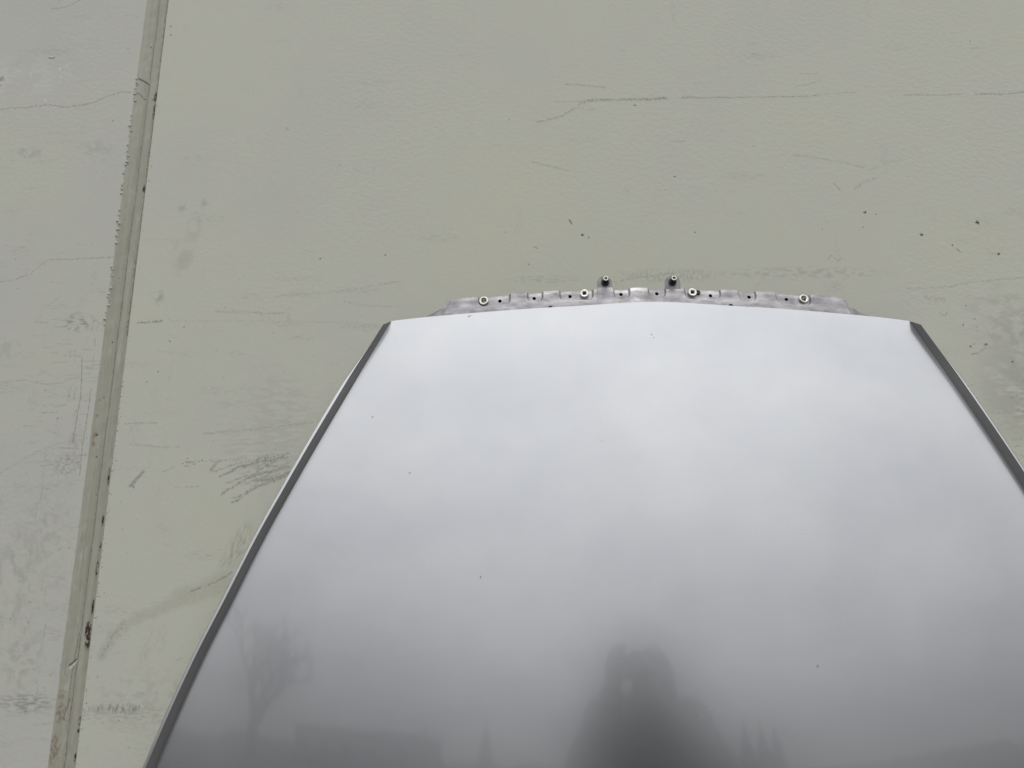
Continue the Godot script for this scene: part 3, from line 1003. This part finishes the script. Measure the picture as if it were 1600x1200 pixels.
func build_bracket(hood: Node3D) -> void:
	var dull := mat(Color.WHITE, 0.6, 0.75)
	dull.albedo_texture = noise_tex(91, 0.012, lin(0.20, 0.190, 0.198), lin(0.47, 0.462, 0.472), 512, 5, null, 0.15)
	dull.roughness_texture = noise_tex(92, 0.015, Color(0.75, 0.75, 0.75), Color(1, 1, 1), 512, 4)
	dull.uv1_triplanar = true
	dull.uv1_scale = Vector3(3.5, 8.0, 3.5)
	var tab_paint := mat(Color.WHITE, 0.5, 0.6)
	tab_paint.albedo_texture = noise_tex(93, 0.03, lin(0.16, 0.156, 0.16), lin(0.30, 0.293, 0.30), 256, 4)
	tab_paint.uv1_triplanar = true
	tab_paint.uv1_scale = Vector3.ONE * 10.0
	var zinc := mat(lin(0.55, 0.54, 0.50), 0.24, 1.0)
	var black := mat(lin(0.03, 0.03, 0.03), 0.5, 0.3)

	# embossed pockets, open at the top: (middle, half width, lowest, corner)
	var pockets := [[-0.2665, 0.0265, 0.0095, 0.010], [-0.1975, 0.0125, 0.0105, 0.011], [-0.1285, 0.0275, 0.0115, 0.009], [-0.0530, 0.0130, 0.0105, 0.012], [0.0060, 0.0140, 0.0115, 0.013], [0.0825, 0.0300, 0.0115, 0.011], [0.1585, 0.0145, 0.0085, 0.013], [0.2390, 0.0300, 0.0090, 0.011]]
	var holes := [[-0.257, 0.0195], [-0.199, 0.0205], [-0.139, 0.021], [-0.054, 0.0225], [0.006, 0.0235], [0.096, 0.0210], [0.162, 0.0210], [0.227, 0.0205]]
	var bores := [[-0.284, 0.0213], [0.257, 0.0228], [-0.115, 0.0237], [0.065, 0.0243]]
	var crest := PackedVector2Array()
	for q in [[-353, 1], [-342, 28], [-339, 29], [-296, 29.5], [-252, 31], [-238, 31.5], [-212, 32], [-209, 31.5], [-186, 31.7], [-183, 32], [-160, 32.3], [-156, 31.7], [-103, 31.9], [-97, 32.3], [-69, 32.5], [-64, 32], [-43, 32.2], [-38, 33.2], [-23, 34], [-8, 32.8], [0, 31.6], [14, 32.2], [22, 33.3], [50, 33.5], [56, 32], [110, 32], [116, 32], [141, 31.8], [146, 30.8], [170, 30.8], [176, 31.7], [207, 32], [213, 30.8], [262, 30.9], [269, 31.7], [325, 32.5], [329, 31.5], [338, 1]]:
		crest.append(Vector2(q[0] * 0.001, q[1] * 0.001))
	var top := func(u: float) -> float:
		for k in crest.size() - 1:
			if u <= crest[k + 1].x:
				return lerpf(crest[k].y, crest[k + 1].y, clampf((u - crest[k].x) / (crest[k + 1].x - crest[k].x), 0, 1))
		return crest[crest.size() - 1].y
	var sink := func(u: float, up: float) -> float:  # how deep the pockets lie there
		var d := 0.0
		for q in pockets:
			var c := Vector2(absf(u - q[0]) - (q[1] - q[3]), (q[2] + q[3]) - up)
			var sd: float = Vector2(maxf(c.x, 0), maxf(c.y, 0)).length() + minf(maxf(c.x, c.y), 0.0) - q[3]
			d = maxf(d, smoothstep(0.0014, -0.0016, sd))
		return d * 0.0050
	var bu := 860
	var bv := 44
	var u_of := func(i: int) -> float: return lerpf(-0.353, 0.338, float(i) / bu)
	var up_of := func(i: int, j: int) -> float:
		var u: float = u_of.call(i)
		return lerpf(-front_edge(u) - 0.008, top.call(u), float(j) / bv)
	var base := func(u: float, up: float) -> float:  # out of the hood's sheet
		return -0.0066 - sink.call(u, up) - 0.06 * maxf(0, up) - 0.004 * smoothstep(0.008, 0.0, top.call(u) - up) * 0.35 + 0.00035 * grain.get_noise_2d(u * 60.0, up * 60.0)
	var at := func(i: int, j: int, d: float) -> Vector3:
		var u: float = u_of.call(i)
		var up: float = up_of.call(i, j)
		return hood_at(u, -up, base.call(u, up) + d)
	var keep := func(i: int, j: int) -> bool:
		var u: float = u_of.call(i) + 0.0004
		var up: float = (up_of.call(i, j) + up_of.call(i, j + 1)) * 0.5
		for q in holes:
			if Vector2(u - q[0], (up - q[1]) * 0.9).length() < 0.0030:
				return false
		for q in bores:
			if Vector2(u - q[0], up - q[1]).length() < 0.0048:
				return false
		for q in [[-0.173, -0.004], [0.127, -0.0025]]:
			if Vector2(u - q[0], (up - q[1]) * 0.85).length() < 0.0046:
				return false
		for q in [[-0.164, 0.0255, 0.0035, 0.0011], [-0.081, 0.0295, 0.0030, 0.0010], [-0.240, 0.0285, 0.0016, 0.0010]]:
			if absf(u - q[0]) / q[2] + absf(up - q[1] - 0.15 * (q[0] - u)) / q[3] < 1.0:
				return false
		return true
	part("front_bracket", sheet(keep, bu, bv, at, 0.0012), dull, hood, "perforated dull metal strip along the front edge")
	# its closed back, so that the holes look into a dark hollow
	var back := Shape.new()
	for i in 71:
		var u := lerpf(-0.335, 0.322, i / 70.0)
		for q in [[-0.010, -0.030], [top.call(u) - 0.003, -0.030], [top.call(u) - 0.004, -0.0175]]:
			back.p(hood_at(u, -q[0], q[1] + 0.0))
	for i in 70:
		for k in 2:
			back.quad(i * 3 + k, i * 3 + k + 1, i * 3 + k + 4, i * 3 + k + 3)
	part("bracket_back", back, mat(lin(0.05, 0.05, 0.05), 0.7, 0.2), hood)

	# the overlapping plate under the left tab, with two stamped dashes
	part("latch_plate", plate(PackedVector2Array([Vector2(-0.0935, 0.0), Vector2(-0.0690, -0.0005), Vector2(-0.0690, 0.0335), Vector2(-0.0935, 0.0330)]), -0.0058, 0.0010, -0.05, 0.0), dull, hood)
	for q in [[-0.084, 0.0196], [-0.084, 0.0168], [0.037, 0.0172]]:
		part("stamped_mark", plate(PackedVector2Array([Vector2(q[0] - 0.0018, q[1] - 0.0004), Vector2(q[0] + 0.0018, q[1] - 0.0004), Vector2(q[0] + 0.0018, q[1] + 0.0004), Vector2(q[0] - 0.0018, q[1] + 0.0004)]), -0.0056 if q[0] < 0 else -0.0072, 0.0006, -0.05), tab_paint, hood)

	# ---- the two round-topped tabs with a threaded stud each
	for t in [[-0.0810, 0.0125, -0.0797, 0.0435], [0.0330, 0.0132, 0.0328, 0.0432]]:
		var o := PackedVector2Array([Vector2(t[0] - t[1], 0.028), Vector2(t[0] + t[1], 0.028)])
		for k in 19:
			var a := PI * k / 18.0
			o.append(Vector2(t[0] + t[1] * cos(a), 0.0425 + 0.0125 * sin(a)))
		var tab := part("latch_tab", plate(o, -0.0095, 0.0015, 0.10, 0.030), tab_paint, hood)
		var b := hood_basis(t[2], -t[3])
		var foot := hood_at(t[2], -t[3], -0.0085)
		var st := Shape.new()
		st.lathe(foot, b, [Vector2(0.0068, 0.0), Vector2(0.0068, 0.0024), Vector2(0.0054, 0.0032), Vector2(0.0048, 0.0036), Vector2(0.0048, 0.0132), Vector2(0.0042, 0.0138)])
		var stud := part("stud", st, black, hood)
		var rg := Shape.new()
		rg.lathe(foot, b, [Vector2(0.0042, 0.01385), Vector2(0.0029, 0.01385), Vector2(0.0027, 0.0134), Vector2(0.0027, 0.0040), Vector2(0.0002, 0.0040)])
		part("stud_rim", rg, zinc, stud)
		var pin := Shape.new()
		pin.lathe(hood_at(t[2] + 0.0002, -0.0530, -0.0078), b, [Vector2(0.0013, 0.0), Vector2(0.0013, 0.0016), Vector2(0.0003, 0.0020)], 10)
		part("tab_pip", pin, black, tab)

	# ---- the two flanged rivet nuts near the ends
	for t in [[-0.284, 0.0213], [0.257, 0.0228]]:
		var b := hood_basis(t[0], -t[1])
		var foot := hood_at(t[0], -t[1], base.call(t[0], t[1]))
		var ring := Shape.new()
		ring.lathe(foot, b, [Vector2(0.0080, 0.0), Vector2(0.0080, 0.0030), Vector2(0.0074, 0.0037), Vector2(0.0062, 0.0040), Vector2(0.0052, 0.0037), Vector2(0.0042, 0.0028), Vector2(0.0040, -0.0045), Vector2(0.0003, -0.0050)])
		part("flanged_nut", ring, zinc, hood)
	# ---- and the two caged nuts with a square opening
	for t in [[-0.115, 0.0237, 0.12], [0.065, 0.0243, -0.1]]:
		var b := hood_basis(t[0], -t[1]).rotated(hood_basis(t[0], -t[1]).z, t[2])
		var foot := hood_at(t[0], -t[1], base.call(t[0], t[1]))
		var cage := Shape.new()
		cage.lathe(foot, b, [Vector2(0.0074, 0.0), Vector2(0.0074, 0.0042), Vector2(0.0068, 0.0052), Vector2(0.0060, 0.0054)])
		var sq := []
		var rd := []
		for k in 28:
			var a := TAU * k / 28.0
			var r := 0.0034 / maxf(absf(cos(a)), absf(sin(a)))
			rd.append(cage.p(foot + (b.x * cos(a) + b.y * sin(a)) * 0.0060 + b.z * 0.0054))
			sq.append(cage.p(foot + (b.x * cos(a) + b.y * sin(a)) * r + b.z * 0.0050))
		for k in 28:
			var n := (k + 1) % 28
			cage.quad(rd[k], rd[n], sq[n], sq[k])
			cage.flat(cage.v[sq[k]], cage.v[sq[n]], cage.v[sq[n]] - b.z * 0.010, cage.v[sq[k]] - b.z * 0.010)
		var nut := part("cage_nut", cage, zinc, hood)
		var thread := Shape.new()
		thread.lathe(foot, b, [Vector2(0.0046, 0.0012), Vector2(0.0026, 0.0012), Vector2(0.0024, -0.006)])
		part("nut_core", thread, mat(lin(0.30, 0.30, 0.29), 0.4, 0.9), nut)
	var clip := Shape.new()
	clip.lathe(hood_at(0.0750, -0.0262, base.call(0.075, 0.0262) + 0.0004), hood_basis(0.075, -0.026), [Vector2(0.0044, 0.0), Vector2(0.0043, 0.0018), Vector2(0.0030, 0.0026), Vector2(0.0012, 0.0026), Vector2(0.0011, 0.0004), Vector2(0.0001, 0.0004)], 16)
	part("clip_end", clip, black, hood)

	# ---- the turned-back ears at both ends
	var ear_l := PackedVector2Array()
	for q in [[-388, -6], [-381, 1.5], [-372, 4], [-364, 8], [-358, 11.5], [-352, 13], [-352.5, 20], [-352, 25], [-349, 29.5], [-343, 29], [-336, 22], [-330, -6]]:
		ear_l.append(Vector2(q[0] * 0.001, q[1] * 0.001))
	part("corner_ear", plate(ear_l, -0.0085, 0.0022, -0.30, 0.010), tab_paint, hood)
	var ear_r := PackedVector2Array()
	for q in [[316, -6], [322, 24], [325, 30], [331, 30.5], [336, 29], [338.5, 24], [338, 18], [335.5, 12], [341, 11.5], [347, 10], [354, 4.5], [362, 2.5], [376, -1], [382, -8]]:
		ear_r.append(Vector2(q[0] * 0.001, q[1] * 0.001))
	part("corner_ear", plate(ear_r, -0.0085, 0.0022, -0.30, 0.010), tab_paint, hood)


# ------------------------------------------------------------------ what the hood mirrors: the yard behind the camera
func build_behind() -> void:
	var hill := Shape.new()
	var n := 420
	for i in n + 1:
		var x := lerpf(-260, 260, i / float(n))
		var h := 4.6 + 1.6 * grain.get_noise_1d(x * 0.012) + 1.2 * grain.get_noise_1d(x * 0.09) + 1.5 * absf(grain.get_noise_1d(x * 0.31 + 7.0)) + 0.8 * grain.get_noise_1d(x * 0.8)
		if x > 45:
			h = lerpf(h, 3.4, smoothstep(45, 90, x))
		hill.p(Vector3(x, 0, 150))
		hill.p(Vector3(x, h * 0.8, 158))
		hill.p(Vector3(x, h, 172))
		hill.p(Vector3(x, 0, 215))
	for i in n:
		for k in 3:
			var a := i * 4 + k
			hill.quad(a + 1, a + 5, a + 4, a)
	var hm := mat(Color.WHITE, 0.95)
	hm.albedo_texture = noise_tex(101, 0.03, lin(0.03, 0.035, 0.025), lin(0.09, 0.10, 0.06), 256, 5)
	hm.uv1_triplanar = true
	hm.uv1_scale = Vector3.ONE * 0.06
	var ho := part("hill", hill, hm, self)
	ho.set_meta("kind", "structure")
	ho.set_meta("label", "low dark wooded ridge across the yard")

	# a long low building
	var lb := thing("low_building", "long low grey building across the yard behind the camera", "building", Vector3(-38, 0, 46))
	var w := Shape.new()
	w.box(Vector3(0, 1.4, 3), Vector3(25, 2.8, 8))
	part("wall", w, mat(lin(0.11, 0.11, 0.105), 0.9), lb)
	var r := Shape.new()
	r.box(Vector3(0, 2.93, 3), Vector3(26, 0.25, 9))
	part("roof", r, mat(lin(0.07, 0.07, 0.075), 0.8), lb)
	for k in 5:
		var f := Shape.new()
		f.box(Vector3(-10 + k * 5.0, 1.5, -1.02), Vector3(1.9, 1.2, 0.06))
		part("window", f, mat(lin(0.03, 0.035, 0.04), 0.1), lb)
	var dd := Shape.new()
	dd.box(Vector3(-7.5, 1.05, -1.02), Vector3(1.1, 2.1, 0.06))
	part("door", dd, mat(lin(0.09, 0.07, 0.06), 0.6), lb)

	# a bare tree
	var bt := thing("bare_tree", "tall leafless tree left of the low building", "tree", Vector3(-30, 0, 21))
	var trunk := Shape.new()
	var crown := Shape.new()
	branch(trunk, crown, Vector3.ZERO, Vector3(0.06, 1, 0).normalized(), 2.1, 0.42, 0)
	var bark := mat(lin(0.06, 0.052, 0.045), 0.95)
	part("trunk", trunk, bark, bt)
	part("crown", crown, bark, bt)
	bt.scale = Vector3(1.75, 1.0, 1.75)

	# conifers
	var first: Node3D = null
	var spots := [[-33.0, 62.0, 4.9, "small dark conifer just right of the low building"], [-30.6, 62.0, 4.4, "shortest conifer beside the low building"], [-20.5, 60.0, 5.4, "single dark conifer standing left of the kneeling person"], [22.5, 61.0, 5.8, "tallest conifer of the row right of the person"], [25.5, 61.0, 5.6, "middle conifer of the row right of the person"], [28.5, 62.0, 5.4, "last conifer of the row right of the person"]]
	for s in spots:
		var t: Node3D
		if first == null:
			first = conifer()
			t = first
		else:
			t = first.duplicate()
			t.name = numbered("conifer_tree", self)
			add_child(t, true)
		t.position = Vector3(s[0], 0, s[1])
		t.scale = Vector3.ONE * (s[2] / 6.0)
		t.rotation.y = rng.randf() * TAU
		t.set_meta("label", s[3])


func branch(trunk: Shape, crown: Shape, from: Vector3, dir: Vector3, length: float, r: float, level: int) -> void:
	var p := [from]
	var rr := [r]
	var d := dir
	for k in 3:
		d = (d + Vector3(rng.randf_range(-1, 1), rng.randf_range(-0.3, 0.6), rng.randf_range(-1, 1)) * (0.06 + 0.09 * level)).normalized()
		p.append(p[k] + d * length / 3.0)
		rr.append(r * lerpf(1.0, 0.6, (k + 1) / 3.0))
	(trunk if level == 0 else crown).tube(p, rr, 7 if level < 2 else 4, false)
	if level >= 5:
		return
	var kids := 3
	for k in kids:
		var side := Vector3(rng.randf_range(-1, 1), rng.randf_range(-0.1, 0.5), rng.randf_range(-1, 1)).normalized()
		branch(trunk, crown, p[3] if k < 2 else p[2], (d + side * 1.0).normalized(), length * rng.randf_range(0.66, 0.86), r * 0.66, level + 1)


func conifer() -> Node3D:
	var t := thing("conifer_tree", "", "tree", Vector3.ZERO, "conifers beyond the yard")
	var tr := Shape.new()
	tr.tube([Vector3.ZERO, Vector3(0, 3, 0), Vector3(0, 5.9, 0)], [0.16, 0.09, 0.015], 8, false)
	part("trunk", tr, mat(lin(0.06, 0.045, 0.035), 0.95), t)
	var cr := Shape.new()
	for k in 1300:
		var h := pow(rng.randf(), 1.25)
		var y := 0.5 + 5.4 * h
		var reach := 3.4 * (1.0 - h) * (0.8 + 0.4 * rng.randf()) + 0.06
		var a := rng.randf() * TAU
		var out := Vector3(cos(a), -0.35, sin(a))
		var side := Vector3(-sin(a), 0, cos(a)) * (0.10 + 0.10 * rng.randf())
		var b := Vector3(0, y, 0) + out * reach * rng.randf_range(0.1, 0.6)
		var e := Vector3(0, y, 0) + out * reach
		var m := b.lerp(e, 0.5)
		cr.flat(b, m - side + Vector3(0, 0.04, 0), e, m + side)
	var leaf := mat(lin(0.035, 0.055, 0.03), 0.9)
	part("crown", cr, leaf, t)
	return t


# ------------------------------------------------------------------ whoever takes the picture, mirrored faintly in the paint
func build_person() -> void:
	var who := thing("person", "person in a grey hooded jacket kneeling before the hood and holding up a phone", "person", Vector3(0, 0, -0.06))
	who.scale = Vector3(1.0, 0.97, 1.0)
	var b := [
		[Vector3(0.33, 0.27, 1.88), Vector3(0.33, 0.45, 1.83), 0.17, 0.18], [Vector3(0.33, 0.45, 1.83), Vector3(0.33, 0.60, 1.74), 0.18, 0.16], [Vector3(0.10, 0.62, 1.71), Vector3(0.56, 0.62, 1.72), 0.100, 0.100],
		[Vector3(0.34, 0.62, 1.72), Vector3(0.35, 0.69, 1.69), 0.07, 0.06],
		[Vector3(0.09, 0.62, 1.70), Vector3(0.01, 0.49, 1.57), 0.098, 0.088], [Vector3(0.01, 0.49, 1.57), Vector3(0.145, 0.69, 1.43), 0.086, 0.050],
		[Vector3(0.57, 0.61, 1.71), Vector3(0.68, 0.45, 1.60), 0.098, 0.090], [Vector3(0.68, 0.45, 1.60), Vector3(0.325, 0.67, 1.43), 0.088, 0.048],
	]
	for s in [-1.0, 1.0]:
		b.append([Vector3(0.31 + 0.09 * s, 0.24, 1.90), Vector3(0.31 + 0.14 * s, 0.11, 1.50), 0.105, 0.068])
		b.append([Vector3(0.31 + 0.14 * s, 0.075, 1.52), Vector3(0.31 + 0.11 * s, 0.075, 1.90), 0.062, 0.042])
		b.append([Vector3(0.31 + 0.11 * s, 0.06, 1.92), Vector3(0.31 + 0.11 * s, 0.04, 2.06), 0.042, 0.032])
	part("body", body_mesh(b, 0.016, 0.05), mat(lin(0.17, 0.172, 0.18), 0.85), who, "grey jacket and trousers")
	var skin := mat(lin(0.42, 0.27, 0.20), 0.55)
	var hc := Vector3(0.37, 0.745, 1.64)
	var hd := [
		[hc + Vector3(0, 0.025, 0.01), hc + Vector3(0, 0.02, 0.025), 0.080, 0.082], [hc + Vector3(0, -0.03, -0.02), hc + Vector3(0, -0.085, -0.045), 0.062, 0.036], [hc + Vector3(0, -0.09, 0.03), hc + Vector3(0, -0.05, 0.02), 0.050, 0.055],
		[hc + Vector3(0, 0.005, -0.078), hc + Vector3(0, -0.032, -0.098), 0.010, 0.013], [hc + Vector3(-0.022, -0.062, -0.068), hc + Vector3(0.022, -0.062, -0.068), 0.010, 0.010],
		[hc + Vector3(-0.080, 0.005, 0.015), hc + Vector3(-0.083, -0.03, 0.01), 0.014, 0.010], [hc + Vector3(0.080, 0.005, 0.015), hc + Vector3(0.083, -0.03, 0.01), 0.014, 0.010],
	]
	part("head", body_mesh(hd, 0.006, 0.018), skin, who)
	for s in [-1.0, 1.0]:
		var ey := Shape.new()
		ey.tube([hc + Vector3(0.03 * s, 0.002, -0.068), hc + Vector3(0.03 * s, 0.002, -0.078), hc + Vector3(0.03 * s, 0.002, -0.081)], [0.012, 0.009, 0.004], 10)
		part("eye", ey, mat(lin(0.05, 0.04, 0.035), 0.2), who)
	part("jacket_hood", body_mesh([[hc + Vector3(0, 0.03, 0.035), hc + Vector3(0, -0.06, 0.06), 0.112, 0.12], [hc + Vector3(0, -0.06, 0.06), hc + Vector3(0, -0.13, 0.09), 0.12, 0.13]], 0.012, 0.03), mat(lin(0.17, 0.172, 0.18), 0.85), who)
	part("hair", body_mesh([[hc + Vector3(0, 0.045, 0.02), hc + Vector3(0, 0.0, 0.045), 0.084, 0.078], [hc + Vector3(-0.04, 0.075, -0.03), hc + Vector3(0.04, 0.075, -0.03), 0.036, 0.036]], 0.008, 0.03), mat(lin(0.025, 0.02, 0.017), 0.7), who)
	# both hands at the phone's ends
	hand(who, skin, Vector3(0.147, 0.700, 1.425), Vector3(0.12, 0.98, -0.1).normalized(), Vector3(1, 0, 0), Vector3(0.6, 0, -0.8).normalized(), 0.5)
	hand(who, skin, Vector3(0.322, 0.685, 1.425), Vector3(-0.25, 0.95, -0.1).normalized(), Vector3(-1, 0, 0), Vector3(-0.6, 0, -0.8).normalized(), 0.5)
	var ph := thing("phone", "dark phone held up before the kneeling person's face in both hands", "phone", Vector3(0.012, -0.035, -0.06))
	var pb := Shape.new()
	pb.box(Vector3(0.228, 0.785, 1.400), Vector3(0.146, 0.071, 0.008))
	part("case", pb, mat(lin(0.02, 0.02, 0.022), 0.3), ph)
	var sc := Shape.new()
	sc.box(Vector3(0.228, 0.785, 1.4047), Vector3(0.138, 0.065, 0.001))
	part("screen", sc, mat(lin(0.03, 0.03, 0.035), 0.08), ph)


func hand(who: Node3D, skin: Material, wrist: Vector3, out: Vector3, thumb_side: Vector3, palm: Vector3, curl: float) -> void:
	var b := [[wrist, wrist + out * 0.05, 0.024, 0.026], [wrist + out * 0.045 - thumb_side * 0.022, wrist + out * 0.085 - thumb_side * 0.026, 0.016, 0.012], [wrist + out * 0.045 + thumb_side * 0.018, wrist + out * 0.085 + thumb_side * 0.026, 0.018, 0.012]]
	var lens := [0.070, 0.080, 0.074, 0.058]
	for k in 4:
		var p := wrist + out * 0.085 + thumb_side * (0.027 - 0.018 * k)
		var d := out
		for s in 3:
			d = (d * cos(curl) + palm * sin(curl)).normalized()
			var q: Vector3 = p + d * lens[k] * [0.45, 0.32, 0.23][s]
			b.append([p, q, 0.0092 - 0.001 * s, 0.0086 - 0.001 * s])
			p = q
	var t := wrist + out * 0.03 + thumb_side * 0.026
	var m := t + (out * 0.7 + thumb_side * 0.7) * 0.036
	b.append([t, m, 0.013, 0.010])
	b.append([m, m + (out * 0.9 + thumb_side * 0.2 + palm * 0.3).normalized() * 0.03, 0.010, 0.008])
	part("hand", body_mesh(b, 0.004, 0.008), skin, who)
